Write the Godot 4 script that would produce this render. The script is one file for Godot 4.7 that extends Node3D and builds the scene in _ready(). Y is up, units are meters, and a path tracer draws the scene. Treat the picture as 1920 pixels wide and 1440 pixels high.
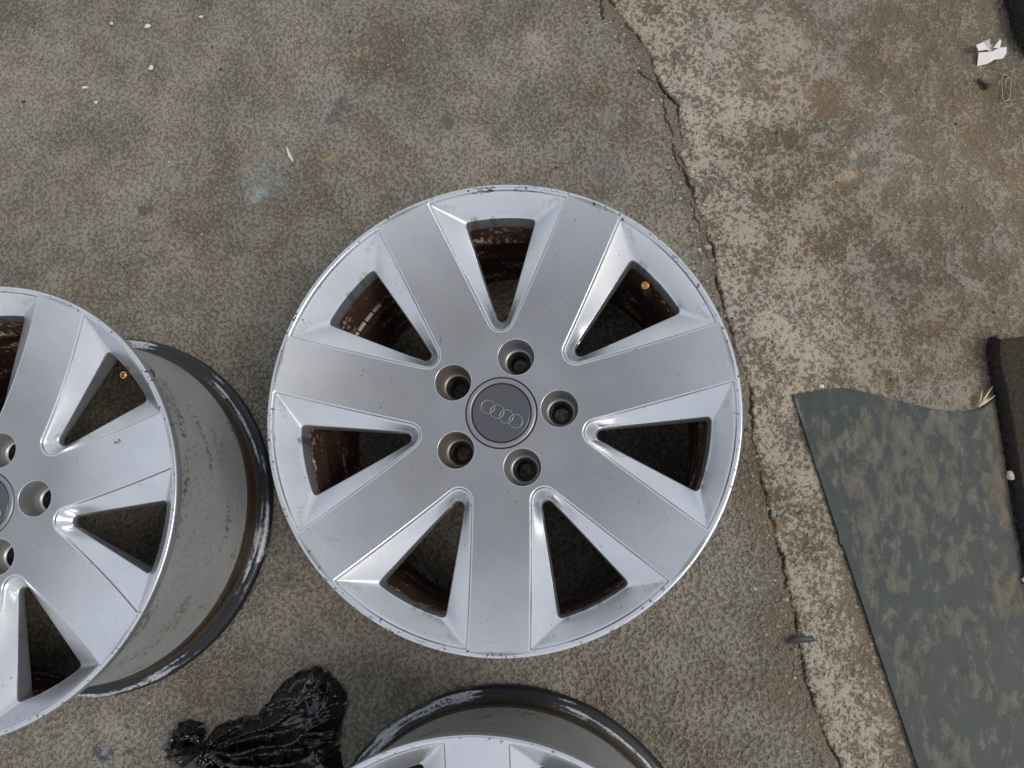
extends Node3D
# Three used alloy wheels lying face up on cracked dirty concrete, seen from above.

const W := 0.2297          # overall height of a wheel lying on the ground
const TAU7 := TAU / 7.0
const TAU5 := TAU / 5.0

var names := {}
var rng := RandomNumberGenerator.new()
var G := {}                # ground lookups
var MAT := {}

# ---------------------------------------------------------------- helpers
func numbered(called: String) -> String:
	if not names.has(called):
		names[called] = 0
		return called
	names[called] += 1
	return "%s_%03d" % [called, names[called]]

func thing(called: String, label: String, category: String, at := Vector3.ZERO, turn := 0.0, group := "") -> Node3D:
	var o := Node3D.new()
	o.name = numbered(called)
	add_child(o)
	o.position = at
	o.rotation.y = turn
	tag(o, label, category, group)
	return o

func tag(o: Node, label: String, category: String, group := "") -> void:
	o.set_meta("label", label)
	o.set_meta("category", category)
	if group != "":
		o.set_meta("group", group)

func part(called: String, mesh: Mesh, m: Material, parent: Node) -> MeshInstance3D:
	var o := MeshInstance3D.new()
	o.name = called if parent != self else numbered(called)
	o.mesh = mesh
	o.material_override = m
	parent.add_child(o, true)
	return o

func structure(called: String, mesh: Mesh, m: Material) -> MeshInstance3D:
	var o := part(called, mesh, m, self)
	o.set_meta("kind", "structure")
	return o

class Geo:
	var v := PackedVector3Array()
	var n := PackedVector3Array()
	var t := PackedVector2Array()
	var i := PackedInt32Array()

	# rows of points of the same length; front = across(rows) x along(columns)
	func grid(rows: Array, uvs: Array, flip := false, wrap := false) -> void:
		var base := v.size()
		var nr := rows.size()
		var nc: int = rows[0].size()
		for a in nr:
			var r: PackedVector3Array = rows[a]
			var ra: PackedVector3Array = rows[maxi(a - 1, 0)]
			var rb: PackedVector3Array = rows[mini(a + 1, nr - 1)]
			for b in nc:
				var b0 := b - 1
				var b1 := b + 1
				if wrap:
					if b0 < 0: b0 = nc - 2
					if b1 >= nc: b1 = 1
				else:
					b0 = maxi(b0, 0)
					b1 = mini(b1, nc - 1)
				var du := r[b1] - r[b0]
				if du.length_squared() < 1e-14:
					du = rb[b1] - rb[b0]
				if du.length_squared() < 1e-14:
					du = ra[b1] - ra[b0]
				var nn := (rb[b] - ra[b]).cross(du).normalized()
				if flip: nn = -nn
				if nn.length_squared() < 0.5: nn = Vector3.UP
				v.append(r[b])
				n.append(nn)
			if uvs.size() > 0:
				t.append_array(uvs[a])
		for a in nr - 1:
			for b in nc - 1:
				var p := base + a * nc + b
				if flip:
					i.append_array(PackedInt32Array([p, p + nc, p + 1, p + 1, p + nc, p + nc + 1]))
				else:
					i.append_array(PackedInt32Array([p, p + 1, p + nc, p + 1, p + nc + 1, p + nc]))

	# flat triangle a b c, front where it is seen clockwise
	func tri(a: Vector3, b: Vector3, c: Vector3, ua := Vector2.ZERO, ub := Vector2.ZERO, uc := Vector2.ZERO) -> void:
		var nn := (c - a).cross(b - a).normalized()
		var base := v.size()
		v.append_array(PackedVector3Array([a, b, c]))
		n.append_array(PackedVector3Array([nn, nn, nn]))
		t.append_array(PackedVector2Array([ua, ub, uc]))
		i.append_array(PackedInt32Array([base, base + 1, base + 2]))

	func mesh() -> ArrayMesh:
		var arr := []
		arr.resize(Mesh.ARRAY_MAX)
		arr[Mesh.ARRAY_VERTEX] = v
		arr[Mesh.ARRAY_NORMAL] = n
		if t.size() == v.size():
			arr[Mesh.ARRAY_TEX_UV] = t
		arr[Mesh.ARRAY_INDEX] = i
		var m := ArrayMesh.new()
		m.add_surface_from_arrays(Mesh.PRIMITIVE_TRIANGLES, arr)
		return m

# rounds the corners of a profile with a pair of points on each side
func soft(p: Array, d: float) -> Array:
	var out := [p[0]]
	for k in range(1, p.size() - 1):
		var a: Vector2 = p[k - 1] - p[k]
		var b: Vector2 = p[k + 1] - p[k]
		var c: Vector2 = p[k]
		var da := minf(d, a.length() * 0.22)
		var db := minf(d, b.length() * 0.22)
		a = a.normalized()
		b = b.normalized()
		out.append(c + a * da * 2.0)
		out.append(c + a * da)
		out.append(c + (a * da + b * db) * 0.28)
		out.append(c + b * db)
		out.append(c + b * db * 2.0)
	out.append(p[p.size() - 1])
	return out

# planar: the texture of the face lies over the whole wheel; otherwise u runs round and v along the profile
func revolve(g: Geo, p: Array, segs: int, flip := false, planar := false, wobble := 0.0, turns := 1.0) -> void:
	var rows := []
	var uvs := []
	var len_all := 0.0
	for k in range(1, p.size()):
		len_all += (p[k] - p[k - 1]).length()
	var run := 0.0
	for k in p.size():
		if k > 0: run += (p[k] - p[k - 1]).length()
		var r := PackedVector3Array()
		var u := PackedVector2Array()
		for s in segs + 1:
			var th := TAU * s / segs
			var q := Vector3(p[k].x * cos(th), p[k].y, -p[k].x * sin(th))
			if wobble > 0.0:
				q.x *= 1.0 + wobble * sin(th * 2.0 + 0.7)
			r.append(q)
			u.append(face_uv(q) if planar else Vector2(turns * s / segs, run / len_all))
		rows.append(r)
		uvs.append(u)
	g.grid(rows, uvs, flip, true)

func turned(p: Array, segs: int, flip := false, planar := false, turns := 1.0) -> ArrayMesh:
	var g := Geo.new()
	revolve(g, p, segs, flip, planar, 0.0, turns)
	return g.mesh()

func tube(path: PackedVector3Array, rad: float, sides: int, taper := 0.0) -> ArrayMesh:
	var g := Geo.new()
	var rows := []
	var uvs := []
	for k in path.size():
		var d := (path[mini(k + 1, path.size() - 1)] - path[maxi(k - 1, 0)]).normalized()
		var x := d.cross(Vector3.UP if absf(d.y) < 0.9 else Vector3.RIGHT).normalized()
		var y := x.cross(d).normalized()
		var r := PackedVector3Array()
		var u := PackedVector2Array()
		var rr := rad * (1.0 - taper * k / (path.size() - 1.0))
		if k == 0 or k == path.size() - 1: rr *= 0.6
		for s in sides + 1:
			var th := TAU * s / sides
			r.append(path[k] + (x * cos(th) + y * sin(th)) * rr)
			u.append(Vector2(float(s) / sides, k * 0.1))
		rows.append(r)
		uvs.append(u)
	g.grid(rows, uvs, true, true)
	return g.mesh()

func smooth_path(pts: Array, y: float, sub: int) -> PackedVector3Array:
	var c := Curve3D.new()
	for k in pts.size():
		var a: Vector2 = pts[maxi(k - 1, 0)]
		var b: Vector2 = pts[mini(k + 1, pts.size() - 1)]
		var tn := (b - a) / 6.0
		c.add_point(Vector3(pts[k].x, y, pts[k].y), Vector3(-tn.x, 0, -tn.y), Vector3(tn.x, 0, tn.y))
	var out := PackedVector3Array()
	var total := (pts.size() - 1) * sub
	for k in total + 1:
		var f := float(k) / sub
		var s := mini(int(f), pts.size() - 2)
		out.append(c.sample(s, f - s))
	return out

func noise(kind: int, freq: float, octaves: int, seed_: int, gain := 0.5) -> FastNoiseLite:
	var f := FastNoiseLite.new()
	f.noise_type = kind
	f.frequency = freq
	f.seed = seed_
	f.fractal_octaves = octaves
	f.fractal_gain = gain
	f.fractal_type = FastNoiseLite.FRACTAL_FBM if octaves > 1 else FastNoiseLite.FRACTAL_NONE
	return f

func field(f: FastNoiseLite, w: int, h: int) -> PackedByteArray:
	var im := f.get_image(w, h, false, false, true)
	im.convert(Image.FORMAT_L8)
	return im.get_data()

func texture(data: PackedByteArray, w: int, h: int, format := Image.FORMAT_RGB8) -> ImageTexture:
	var im := Image.create_from_data(w, h, false, format, data)
	return ImageTexture.create_from_image(im)

func mat(c: Color, rough: float, metal := 0.0) -> StandardMaterial3D:
	var m := StandardMaterial3D.new()
	m.albedo_color = c
	m.roughness = rough
	m.metallic = metal
	return m

func rgb(r: int, g: int, b: int) -> Color:
	return Color(r / 255.0, g / 255.0, b / 255.0)

# ---------------------------------------------------------------- ground
const GX0 := -0.92
const GZ0 := -0.82
const GW := 1.52
const GH := 1.14
const TW := 2048
const TH := 1536

func crack_lines() -> Array:
	return [
		[Vector2(0.0177, -0.83), Vector2(0.0277, -0.71), Vector2(0.0608, -0.6509), Vector2(0.0806, -0.6184), Vector2(0.0894, -0.5947), Vector2(0.0972, -0.5637), Vector2(0.113, -0.54), Vector2(0.117, -0.51), Vector2(0.1226, -0.473), Vector2(0.1239, -0.4396), Vector2(0.1293, -0.4106), Vector2(0.1448, -0.3788), Vector2(0.1542, -0.3436), Vector2(0.1496, -0.3141), Vector2(0.1546, -0.2867), Vector2(0.1705, -0.2262), Vector2(0.184, -0.1866), Vector2(0.1838, -0.1608), Vector2(0.1855, -0.1037), Vector2(0.1968, -0.0436), Vector2(0.2033, 0.0005), Vector2(0.207, 0.0361), Vector2(0.2114, 0.0595), Vector2(0.2208, 0.0941), Vector2(0.2246, 0.1226), Vector2(0.228, 0.1563), Vector2(0.2322, 0.1784), Vector2(0.2411, 0.2111), Vector2(0.2558, 0.2377), Vector2(0.2606, 0.2483), Vector2(0.29, 0.34)],
		[Vector2(0.0177, -0.83), Vector2(0.025, -0.67), Vector2(0.0373, -0.6346), Vector2(0.0512, -0.6305), Vector2(0.0663, -0.6039), Vector2(0.082, -0.5776), Vector2(0.0953, -0.5487), Vector2(0.1022, -0.5139), Vector2(0.1109, -0.4787), Vector2(0.1226, -0.43), Vector2(0.13, -0.40), Vector2(0.3, 0.34)],
	]

func crack_at(line: Array, z: float) -> float:
	for k in range(1, line.size()):
		if z < line[k].y:
			var a: Vector2 = line[k - 1]
			var b: Vector2 = line[k]
			return lerpf(a.x, b.x, clampf((z - a.y) / (b.y - a.y), 0, 1))
	return line[line.size() - 1].x

func build_ground() -> void:
	var px := GW / TW
	var grain := field(noise(FastNoiseLite.TYPE_SIMPLEX_SMOOTH, 0.24, 2, 11, 0.75), TW, TH)
	var wf := noise(FastNoiseLite.TYPE_SIMPLEX_SMOOTH, 0.105, 2, 23, 0.6)
	wf.domain_warp_enabled = true
	wf.domain_warp_amplitude = 7.0
	wf.domain_warp_frequency = 0.06
	var worm := field(wf, TW, TH)
	var coarse := field(noise(FastNoiseLite.TYPE_SIMPLEX_SMOOTH, 0.06, 2, 37, 0.6), TW, TH)
	var mid := field(noise(FastNoiseLite.TYPE_SIMPLEX_SMOOTH, 0.014, 4, 41, 0.55), TW, TH)
	var large := field(noise(FastNoiseLite.TYPE_SIMPLEX_SMOOTH, 0.0035, 4, 59, 0.5), TW, TH)
	var tint := field(noise(FastNoiseLite.TYPE_SIMPLEX_SMOOTH, 0.006, 3, 71, 0.5), TW, TH)
	var jag := noise(FastNoiseLite.TYPE_SIMPLEX_SMOOTH, 55.0, 4, 83, 0.6)
	var lines := crack_lines()
	var col := PackedByteArray()
	col.resize(TW * TH * 3)
	var hgt := PackedByteArray()
	hgt.resize(TW * TH)
	for y in TH:
		var z := GZ0 + y * px
		var c0 := crack_at(lines[0], z) + (jag.get_noise_2d(z, 0.0) * 0.0026 + jag.get_noise_2d(z * 0.22, 40.0) * 0.0075)
		var c1 := crack_at(lines[1], z) + (jag.get_noise_2d(z, 5.0) * 0.003 + jag.get_noise_2d(z * 0.22, 50.0) * 0.0075)
		var w0 := 0.0005 + 0.0018 * clampf(jag.get_noise_2d(z * 0.35, 9.0) * 1.6 + 0.12, -0.2, 0.8)
		var w1 := 0.0005 + 0.0030 * clampf(jag.get_noise_2d(z * 0.3, 19.0) * 1.5 + 0.1, -0.1, 0.7)
		if z > -0.33: w1 = 0.0
		var low_z := clampf((z + 0.12) * 5.0, 0.0, 1.0)
		var o := y * TW
		for x in TW:
			var k := o + x
			var wx := GX0 + x * px
			var ga := grain[k] * 0.0039216
			var wa := worm[k] * 0.0039216
			var ca := coarse[k] * 0.0039216
			var ma := mid[k] * 0.0039216
			var la := large[k] * 0.0039216
			var ti := tint[k] * 0.0039216
			var d0 := wx - c0
			var right := clampf(d0 * 250.0 + 0.5, 0.0, 1.0)
			# bumps of worn cement stand proud of dirt-filled pits
			var hl := wa * 0.70 + ga * 0.30 + (ma - 0.5) * 0.16 + (ca - 0.5) * 0.12
			var hr := wa * 0.42 + ca * 0.33 + ga * 0.25 + (ma - 0.5) * 0.34
			var h := lerpf(hl, hr, right)
			# dirt gathered along the crack, and to the far right
			var band := 0.0
			if d0 < 0.0 and d0 > -0.09:
				band = clampf((1.0 + d0 / (0.026 + 0.034 * low_z) + (ma - 0.5) * 0.9) * 1.5, 0.0, 1.0) * clampf(0.30 + ma * 1.0, 0.0, 0.95)
			var far := clampf((wx - 0.21 - (ma - 0.5) * 0.14 - clampf(z + 0.42, 0.0, 0.16)) * 3.6, 0.0, 0.72) * right * clampf(0.55 + (la - 0.4) * 1.2, 0.0, 1.0)
			var near_mat := clampf(1.0 - absf(wx - (0.275 + (z - 0.0) * 0.26) + 0.012) * 26.0, 0.0, 1.0) * clampf((z + 0.02) * 12.0, 0.0, 1.0) * (0.3 + ma)
			var dirt := clampf(maxf(maxf(band, far), near_mat) + (0.45 - la) * 0.7, 0.0, 1.0)
			var lo := 0.35 + dirt * 0.27 + (1.0 - right) * 0.02
			var tt := clampf((h - lo) / lerpf(0.24, 0.24, right), 0.0, 1.0)
			tt = tt * tt * (3.0 - 2.0 * tt)
			var gl := (ga - 0.5) * 40.0
			# colours: pits, then cement
			var near_crack := right * clampf(1.25 - (d0 - 0.0) * 5.5, 0.0, 1.0)
			var pr := lerpf(105.0, 104.0, right) + dirt * 5.0
			var pg := lerpf(98.0, 95.5, right) + dirt * 2.0
			var pb := lerpf(88.0, 83.0, right) - dirt * 2.0
			var cr := lerpf(128.0, 129.0, right) + near_crack * 24.0
			var cg := lerpf(122.5, 121.0, right) + near_crack * 23.5
			var cb := lerpf(112.0, 108.0, right) + near_crack * 22.0
			var warm := maxf((ti - 0.5) * lerpf(4.5, 7.0, right), -1.5)
			var dark := (la - 0.5) * 27.0 + (ma - 0.5) * 12.0
			var r := lerpf(pr, cr, tt) + gl + warm + dark
			var g := lerpf(pg, cg, tt) + gl + dark
			var b := lerpf(pb, cb, tt) + gl - warm + dark
			# the crack itself
			var ck := 0.0
			if absf(d0) < w0: ck = 1.0 - absf(d0) / w0 * 0.5
			var d1 := absf(wx - c1)
			if d1 < w1: ck = maxf(ck, 1.0 - d1 / w1 * 0.5)
			if ck > 0.0:
				var kk := 1.0 - ck * 0.5
				r *= kk
				g *= kk
				b *= kk
			col[k * 3] = clampi(int(r), 0, 255)
			col[k * 3 + 1] = clampi(int(g), 0, 255)
			col[k * 3 + 2] = clampi(int(b), 0, 255)
			var hh := (minf(h, lo + 0.24) * 0.8 + h * 0.2 + ga * 0.12 - dirt * 0.1) * 215.0 - ck * 70.0
			hgt[k] = clampi(int(hh), 0, 255)
	# marks with a shape of their own
	var st := func(x: float, z: float, rad: float, c: Color, a: float, ragged: float) -> void:
		var R := int(rad / px * 1.6) + 2
		var cx := int((x - GX0) / px)
		var cy := int((z - GZ0) / px)
		for yy in range(maxi(cy - R, 0), mini(cy + R, TH)):
			for xx in range(maxi(cx - R, 0), mini(cx + R, TW)):
				var dd := Vector2(xx - cx, yy - cy).length() * px / rad
				var q := yy * TW + xx
				dd += (coarse[q] / 255.0 - 0.5) * ragged + (grain[q] / 255.0 - 0.5) * ragged * 0.6
				var f := clampf((1.0 - dd) * 3.0, 0.0, 1.0) * a
				if f > 0.0:
					col[q * 3] = int(lerpf(col[q * 3], c.r8, f))
					col[q * 3 + 1] = int(lerpf(col[q * 3 + 1], c.g8, f))
					col[q * 3 + 2] = int(lerpf(col[q * 3 + 2], c.b8, f))
	st.call(-0.3284, -0.5647, 0.016, rgb(84, 84, 84), 0.6, 1.0)
	st.call(-0.338, -0.548, 0.012, rgb(84, 84, 82), 0.5, 1.0)
	st.call(-0.1834, -0.5312, 0.0095, rgb(80, 84, 88), 0.7, 0.6)
	st.call(-0.2649, -0.6521, 0.05, rgb(90, 80, 68), 0.32, 2.2)
	st.call(-0.3362, -0.4899, 0.009, rgb(150, 126, 96), 0.6, 1.2)
	st.call(-0.4366, -0.4431, 0.012, rgb(150, 164, 172), 0.55, 1.6)
	st.call(-0.43, -0.46, 0.03, rgb(140, 150, 150), 0.35, 1.8)
	st.call(-0.5944, -0.4274, 0.010, rgb(80, 70, 60), 0.6, 0.8)
	st.call(0.0229, -0.4577, 0.02, rgb(110, 110, 114), 0.5, 1.4)
	st.call(0.03, -0.53, 0.018, rgb(160, 160, 160), 0.35, 1.6)
	st.call(0.018, -0.27, 0.02, rgb(84, 74, 66), 0.6, 1.4)
	st.call(-0.02, -0.30, 0.012, rgb(84, 76, 68), 0.5, 1.4)
	st.call(0.2068, -0.0085, 0.012, rgb(120, 98, 72), 0.6, 1.2)
	st.call(0.3193, -0.4319, 0.009, rgb(170, 150, 120), 0.55, 1.2)
	st.call(0.329, -0.436, 0.006, rgb(172, 154, 124), 0.5, 1.2)
	st.call(0.3266, -0.4599, 0.007, rgb(170, 156, 134), 0.55, 1.2)
	st.call(0.2502, -0.548, 0.006, rgb(166, 148, 120), 0.5, 1.2)
	st.call(0.2496, -0.439, 0.006, rgb(166, 148, 122), 0.5, 1.2)
	st.call(0.30, -0.54, 0.03, rgb(122, 96, 74), 0.45, 1.6)
	st.call(0.21, -0.565, 0.03, rgb(104, 92, 80), 0.5, 1.6)
	st.call(-0.53, -0.3, 0.03, rgb(84, 84, 80), 0.35, 1.8)
	for p in [Vector2(-0.5949, 0.2533), Vector2(-0.5726, 0.2545), Vector2(-0.5506, 0.2539), Vector2(-0.5805, 0.2624), Vector2(-0.588, 0.257)]:
		st.call(p.x, p.y, 0.0055, rgb(62, 68, 90), 0.6, 1.5)
	for k in 12:
		st.call(rng.randf_range(0.13, 0.5), rng.randf_range(-0.72, -0.1), rng.randf_range(0.002, 0.0055), rgb(168, 152, 124) if rng.randf() < 0.6 else rgb(136, 112, 86), 0.6, 1.1)
	for k in 60:
		st.call(rng.randf_range(-0.85, 0.5), rng.randf_range(-0.75, 0.3), rng.randf_range(0.0012, 0.003), rgb(52, 46, 40), 0.8, 0.9)
	for k in 30:
		st.call(rng.randf_range(-0.85, 0.1), rng.randf_range(-0.75, 0.3), rng.randf_range(0.006, 0.02), rgb(88, 80, 70) if rng.randf() < 0.6 else rgb(158, 154, 146), 0.3, 1.6)
	G.jag = jag
	G.coarse = coarse
	G.mid = mid
	G.hgt = hgt
	var m := StandardMaterial3D.new()
	m.albedo_texture = texture(col, TW, TH)
	m.roughness = 0.92
	m.metallic_specular = 0.25
	m.heightmap_enabled = true
	m.heightmap_texture = texture(hgt, TW, TH, Image.FORMAT_L8)
	m.heightmap_scale = 0.45
	MAT.ground = m
	# the sheet near the camera follows the slab step, the crack and the wear
	var g := Geo.new()
	var nx := 760
	var nz := 570
	var rows := []
	var uvs := []
	for a in nz + 1:
		var z := GZ0 + GH * a / nz
		var r := PackedVector3Array()
		var u := PackedVector2Array()
		var c0 := crack_at(lines[0], z) + (jag.get_noise_2d(z, 0.0) * 0.0026 + jag.get_noise_2d(z * 0.22, 40.0) * 0.0075)
		for b in nx + 1:
			var x := GX0 + GW * b / nx
			r.append(Vector3(x, ground_y(x, z, c0), z))
			u.append(Vector2(float(b) / nx, float(a) / nz))
		rows.append(r)
		uvs.append(u)
	g.grid(rows, uvs)
	# mirrored repeats of the same concrete out to the horizon
	for ty in range(-26, 27):
		for tx in range(-20, 21):
			if tx == 0 and ty == 0: continue
			var x0 := GX0 + GW * tx
			var z0 := GZ0 + GH * ty
			var q := [Vector3(x0, 0, z0), Vector3(x0 + GW, 0, z0), Vector3(x0, 0, z0 + GH), Vector3(x0 + GW, 0, z0 + GH)]
			var fx := absi(tx) % 2
			var fy := absi(ty) % 2
			var w := [Vector2(fx, fy), Vector2(1 - fx, fy), Vector2(fx, 1 - fy), Vector2(1 - fx, 1 - fy)]
			g.grid([PackedVector3Array([q[0], q[1]]), PackedVector3Array([q[2], q[3]])], [PackedVector2Array([w[0], w[1]]), PackedVector2Array([w[2], w[3]])])
	structure("ground", g.mesh(), m)

func ground_y(x: float, z: float, c0 := 99.0) -> float:
	var ix := clampi(int((x - GX0) / GW * TW), 0, TW - 1)
	var iz := clampi(int((z - GZ0) / GH * TH), 0, TH - 1)
	var k := iz * TW + ix
	var edge := minf(minf(x - GX0, GX0 + GW - x), minf(z - GZ0, GZ0 + GH - z))
	var fade := clampf(edge / 0.05, 0.0, 1.0)
	if c0 > 9.0:
		c0 = crack_at(crack_lines()[0], z)
	var d := x - c0
	var y: float = (G.mid[k] - 128) / 255.0 * 0.0022 + (G.coarse[k] - 128) / 255.0 * 0.0012 + (G.hgt[k] - 110) / 255.0 * 0.0011
	y += clampf(d * 300.0, 0.0, 1.0) * 0.0028 * clampf(1.0 - d * 9.0, 0.0, 1.0)
	y -= clampf(1.0 - absf(d) / 0.0022, 0.0, 1.0) * 0.0030 * clampf(G.jag.get_noise_2d(z * 0.35, 9.0) * 2.2 + 0.45, 0.1, 1.0)
	return y * fade

# two panels out of view overhead, placed to block sky light and darken hubs
func build_sky_blockers() -> void:
	var panel := BoxMesh.new()
	panel.size = Vector3(1.15, 0.1, 1.15)
	var m := mat(rgb(96, 98, 104), 0.85)
	for p in [Vector3(-0.36, 2.6, -0.45), Vector3(-2.55, 2.6, -0.12)]:
		var o := structure("unseen_sky_blocker", panel, m)
		o.position = p

# ---------------------------------------------------------------- wheels
func face_uv(p: Vector3) -> Vector2:
	return Vector2(0.5 + p.x / 0.448, 0.5 + p.z / 0.448)

func face_y(r: float) -> float:
	var s := clampf((0.2165 - r) / (0.2165 - 0.058), 0.0, 1.0)
	return W - 0.029 * (1.0 - pow(1.0 - s, 1.9))

# half the outline of a pocket, from the middle of its outer arc past the corner to its apex
func half_curve(ro: float, al: float, ya: float, ra: float, rc: float) -> PackedVector2Array:
	var out := PackedVector2Array()
	var d := Vector2(sin(al), cos(al))
	var t := Vector2(ra * cos(al), ya - ra * sin(al))
	var bq := t.dot(d)
	var s := -bq + sqrt(bq * bq - (t.length_squared() - ro * ro))
	var c := t + d * s
	var thc := atan2(c.x, c.y)
	var tha := thc - rc / ro
	for k in 12:
		var th := tha * k / 11.0
		out.append(Vector2(ro * sin(th), ro * cos(th)))
	var a := out[11]
	var b := c - d * rc
	for k in range(1, 7):
		var f := k / 6.0
		out.append(a.lerp(c, f).lerp(c.lerp(b, f), f))
	for k in range(1, 23):
		out.append(b.lerp(t, k / 22.0))
	for k in range(1, 11):
		var ph := lerpf(al, PI / 2, k / 10.0)
		out.append(Vector2(ra * cos(ph), ya - ra * sin(ph)))
	return out

func sector_border() -> PackedVector2Array:
	var out := PackedVector2Array()
	var h := TAU7 / 2
	for k in 12:
		out.append(polar2(0.2185, deg_to_rad(22.0) * k / 11.0))
	out.append(polar2(0.2185, deg_to_rad(24.0)))
	out.append(polar2(0.2185, h))
	for r in [0.2165, 0.214, 0.211, 0.208]:
		out.append(polar2(r, h))
	for k in 22:
		out.append(polar2(lerpf(0.204, 0.077, k / 21.0), h))
	for k in range(1, 11):
		out.append(polar2(0.077, h * (1.0 - k / 10.0)))
	return out

func polar2(r: float, th: float) -> Vector2:
	return Vector2(r * sin(th), r * cos(th))

func off_o(e: float) -> PackedVector2Array:
	return half_curve(0.2155 + e, TAU7 / 2, 0.0931, 0.0131 + e, maxf(0.0028 + e, 0.001))

func off_i(e: float) -> PackedVector2Array:
	return half_curve(0.1962 + e, deg_to_rad(17.0), 0.0985, 0.0062 + e, maxf(0.0050 + e, 0.001))

func place(row: PackedVector2Array, ys: PackedFloat32Array, phi: float, side: float) -> PackedVector3Array:
	var out := PackedVector3Array()
	for k in row.size():
		var p := row[k]
		var th := phi - side * atan2(p.x, p.y)
		var r := p.length()
		out.append(Vector3(r * cos(th), ys[k], -r * sin(th)))
	return out

func uv_of(row: PackedVector3Array) -> PackedVector2Array:
	var out := PackedVector2Array()
	for p in row: out.append(face_uv(p))
	return out

var half_rows := []   # [curve, heights], from the border of the sector down the pocket

func make_half_rows() -> void:
	var border := sector_border()
	var o0 := off_o(0.0013)
	for k in 10:
		var f := 1.0 - pow(1.0 - k / 10.0, 1.5)
		var row := PackedVector2Array()
		var ys := PackedFloat32Array()
		for j in border.size():
			var p := border[j].lerp(o0[j], f)
			row.append(p)
			ys.append(face_y(p.length()))
		half_rows.append([row, ys])
	for e in [[0.0013, 0.0], [0.0007, 0.00006], [0.0001, 0.0003], [-0.0004, 0.0008], [-0.0007, 0.0016], [-0.0009, 0.0024], [-0.0013, 0.0030], [-0.0019, 0.0034]]:
		var row := off_o(e[0])
		var ys := PackedFloat32Array()
		for p in row: ys.append(face_y(p.length()) - e[1])
		half_rows.append([row, ys])
	var oo := off_o(-0.0026)
	var ii := off_i(0.0014)
	for k in 7:
		var f := k / 6.0
		var row := PackedVector2Array()
		var ys := PackedFloat32Array()
		for j in oo.size():
			row.append(oo[j].lerp(ii[j], f))
			ys.append(lerpf(face_y(oo[j].length()) - 0.0038, lip_y(ii[j].length()), f))
		half_rows.append([row, ys])
	for e in [[0.0008, 0.0004], [0.0003, 0.0011], [0.0, 0.0022], [-0.0002, 0.004]]:
		var row := off_i(e[0])
		var ys := PackedFloat32Array()
		for p in row: ys.append(lip_y(p.length()) - e[1])
		half_rows.append([row, ys])
	for e in [[-0.0006, 0.0420], [-0.0009, 0.0465], [0.0, 0.0480], [0.0018, 0.0482]]:
		var row := off_i(e[0])
		var ys := PackedFloat32Array()
		for p in row: ys.append(W - e[1])
		half_rows.append([row, ys])

func lip_y(r: float) -> float:
	return W - lerpf(0.0400, 0.0260, clampf((r - 0.09) / 0.105, 0.0, 1.0))

func spoke_mesh(at: float) -> ArrayMesh:
	var g := Geo.new()
	for side in [1.0, -1.0]:
		var phi: float = at + side * TAU7 / 2
		var rows := []
		var uvs := []
		for h in half_rows:
			var r := place(h[0], h[1], phi, side)
			rows.append(r)
			uvs.append(uv_of(r))
		g.grid(rows, uvs, side < 0.0)
	return g.mesh()

func hub_mesh() -> ArrayMesh:
	var g := Geo.new()
	var h := TAU5 / 2
	var border := PackedVector2Array()
	for k in 13: border.append(polar2(0.077, h * k / 12.0))
	for k in range(1, 11): border.append(polar2(lerpf(0.077, 0.0350, k / 10.0), h))
	for k in range(1, 11): border.append(polar2(0.0350, h * (1.0 - k / 10.0)))
	for s in 5:
		for side in [1.0, -1.0]:
			var rows := []
			var uvs := []
			for k in 12:
				var f := 1.0 - pow(1.0 - minf(k / 8.0, 1.0), 1.4)
				var rad := 0.0182
				var dy := 0.0
				if k > 8:
					rad = [0.0179, 0.0176, 0.0175][k - 9]
					dy = [0.0001, 0.0005, 0.0013][k - 9]
				var row := PackedVector2Array()
				var ys := PackedFloat32Array()
				for j in border.size():
					var an := PI * j / (border.size() - 1.0)
					var c := Vector2(rad * sin(an), 0.056 + rad * cos(an))
					var p := border[j].lerp(c, f)
					row.append(p)
					ys.append(face_y(p.length()) - dy)
				var r := place(row, ys, deg_to_rad(75.2) + TAU5 * s, side)
				rows.append(r)
				uvs.append(uv_of(r))
			g.grid(rows, uvs, side < 0.0)
	# socket in which the cap sits
	revolve(g, [Vector2(0.0350, face_y(0.035)), Vector2(0.0348, face_y(0.035) - 0.0004), Vector2(0.0347, face_y(0.035) - 0.0015), Vector2(0.0346, face_y(0.035) - 0.008), Vector2(0.0001, face_y(0.035) - 0.009)], 96, true, true)
	return g.mesh()

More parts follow.
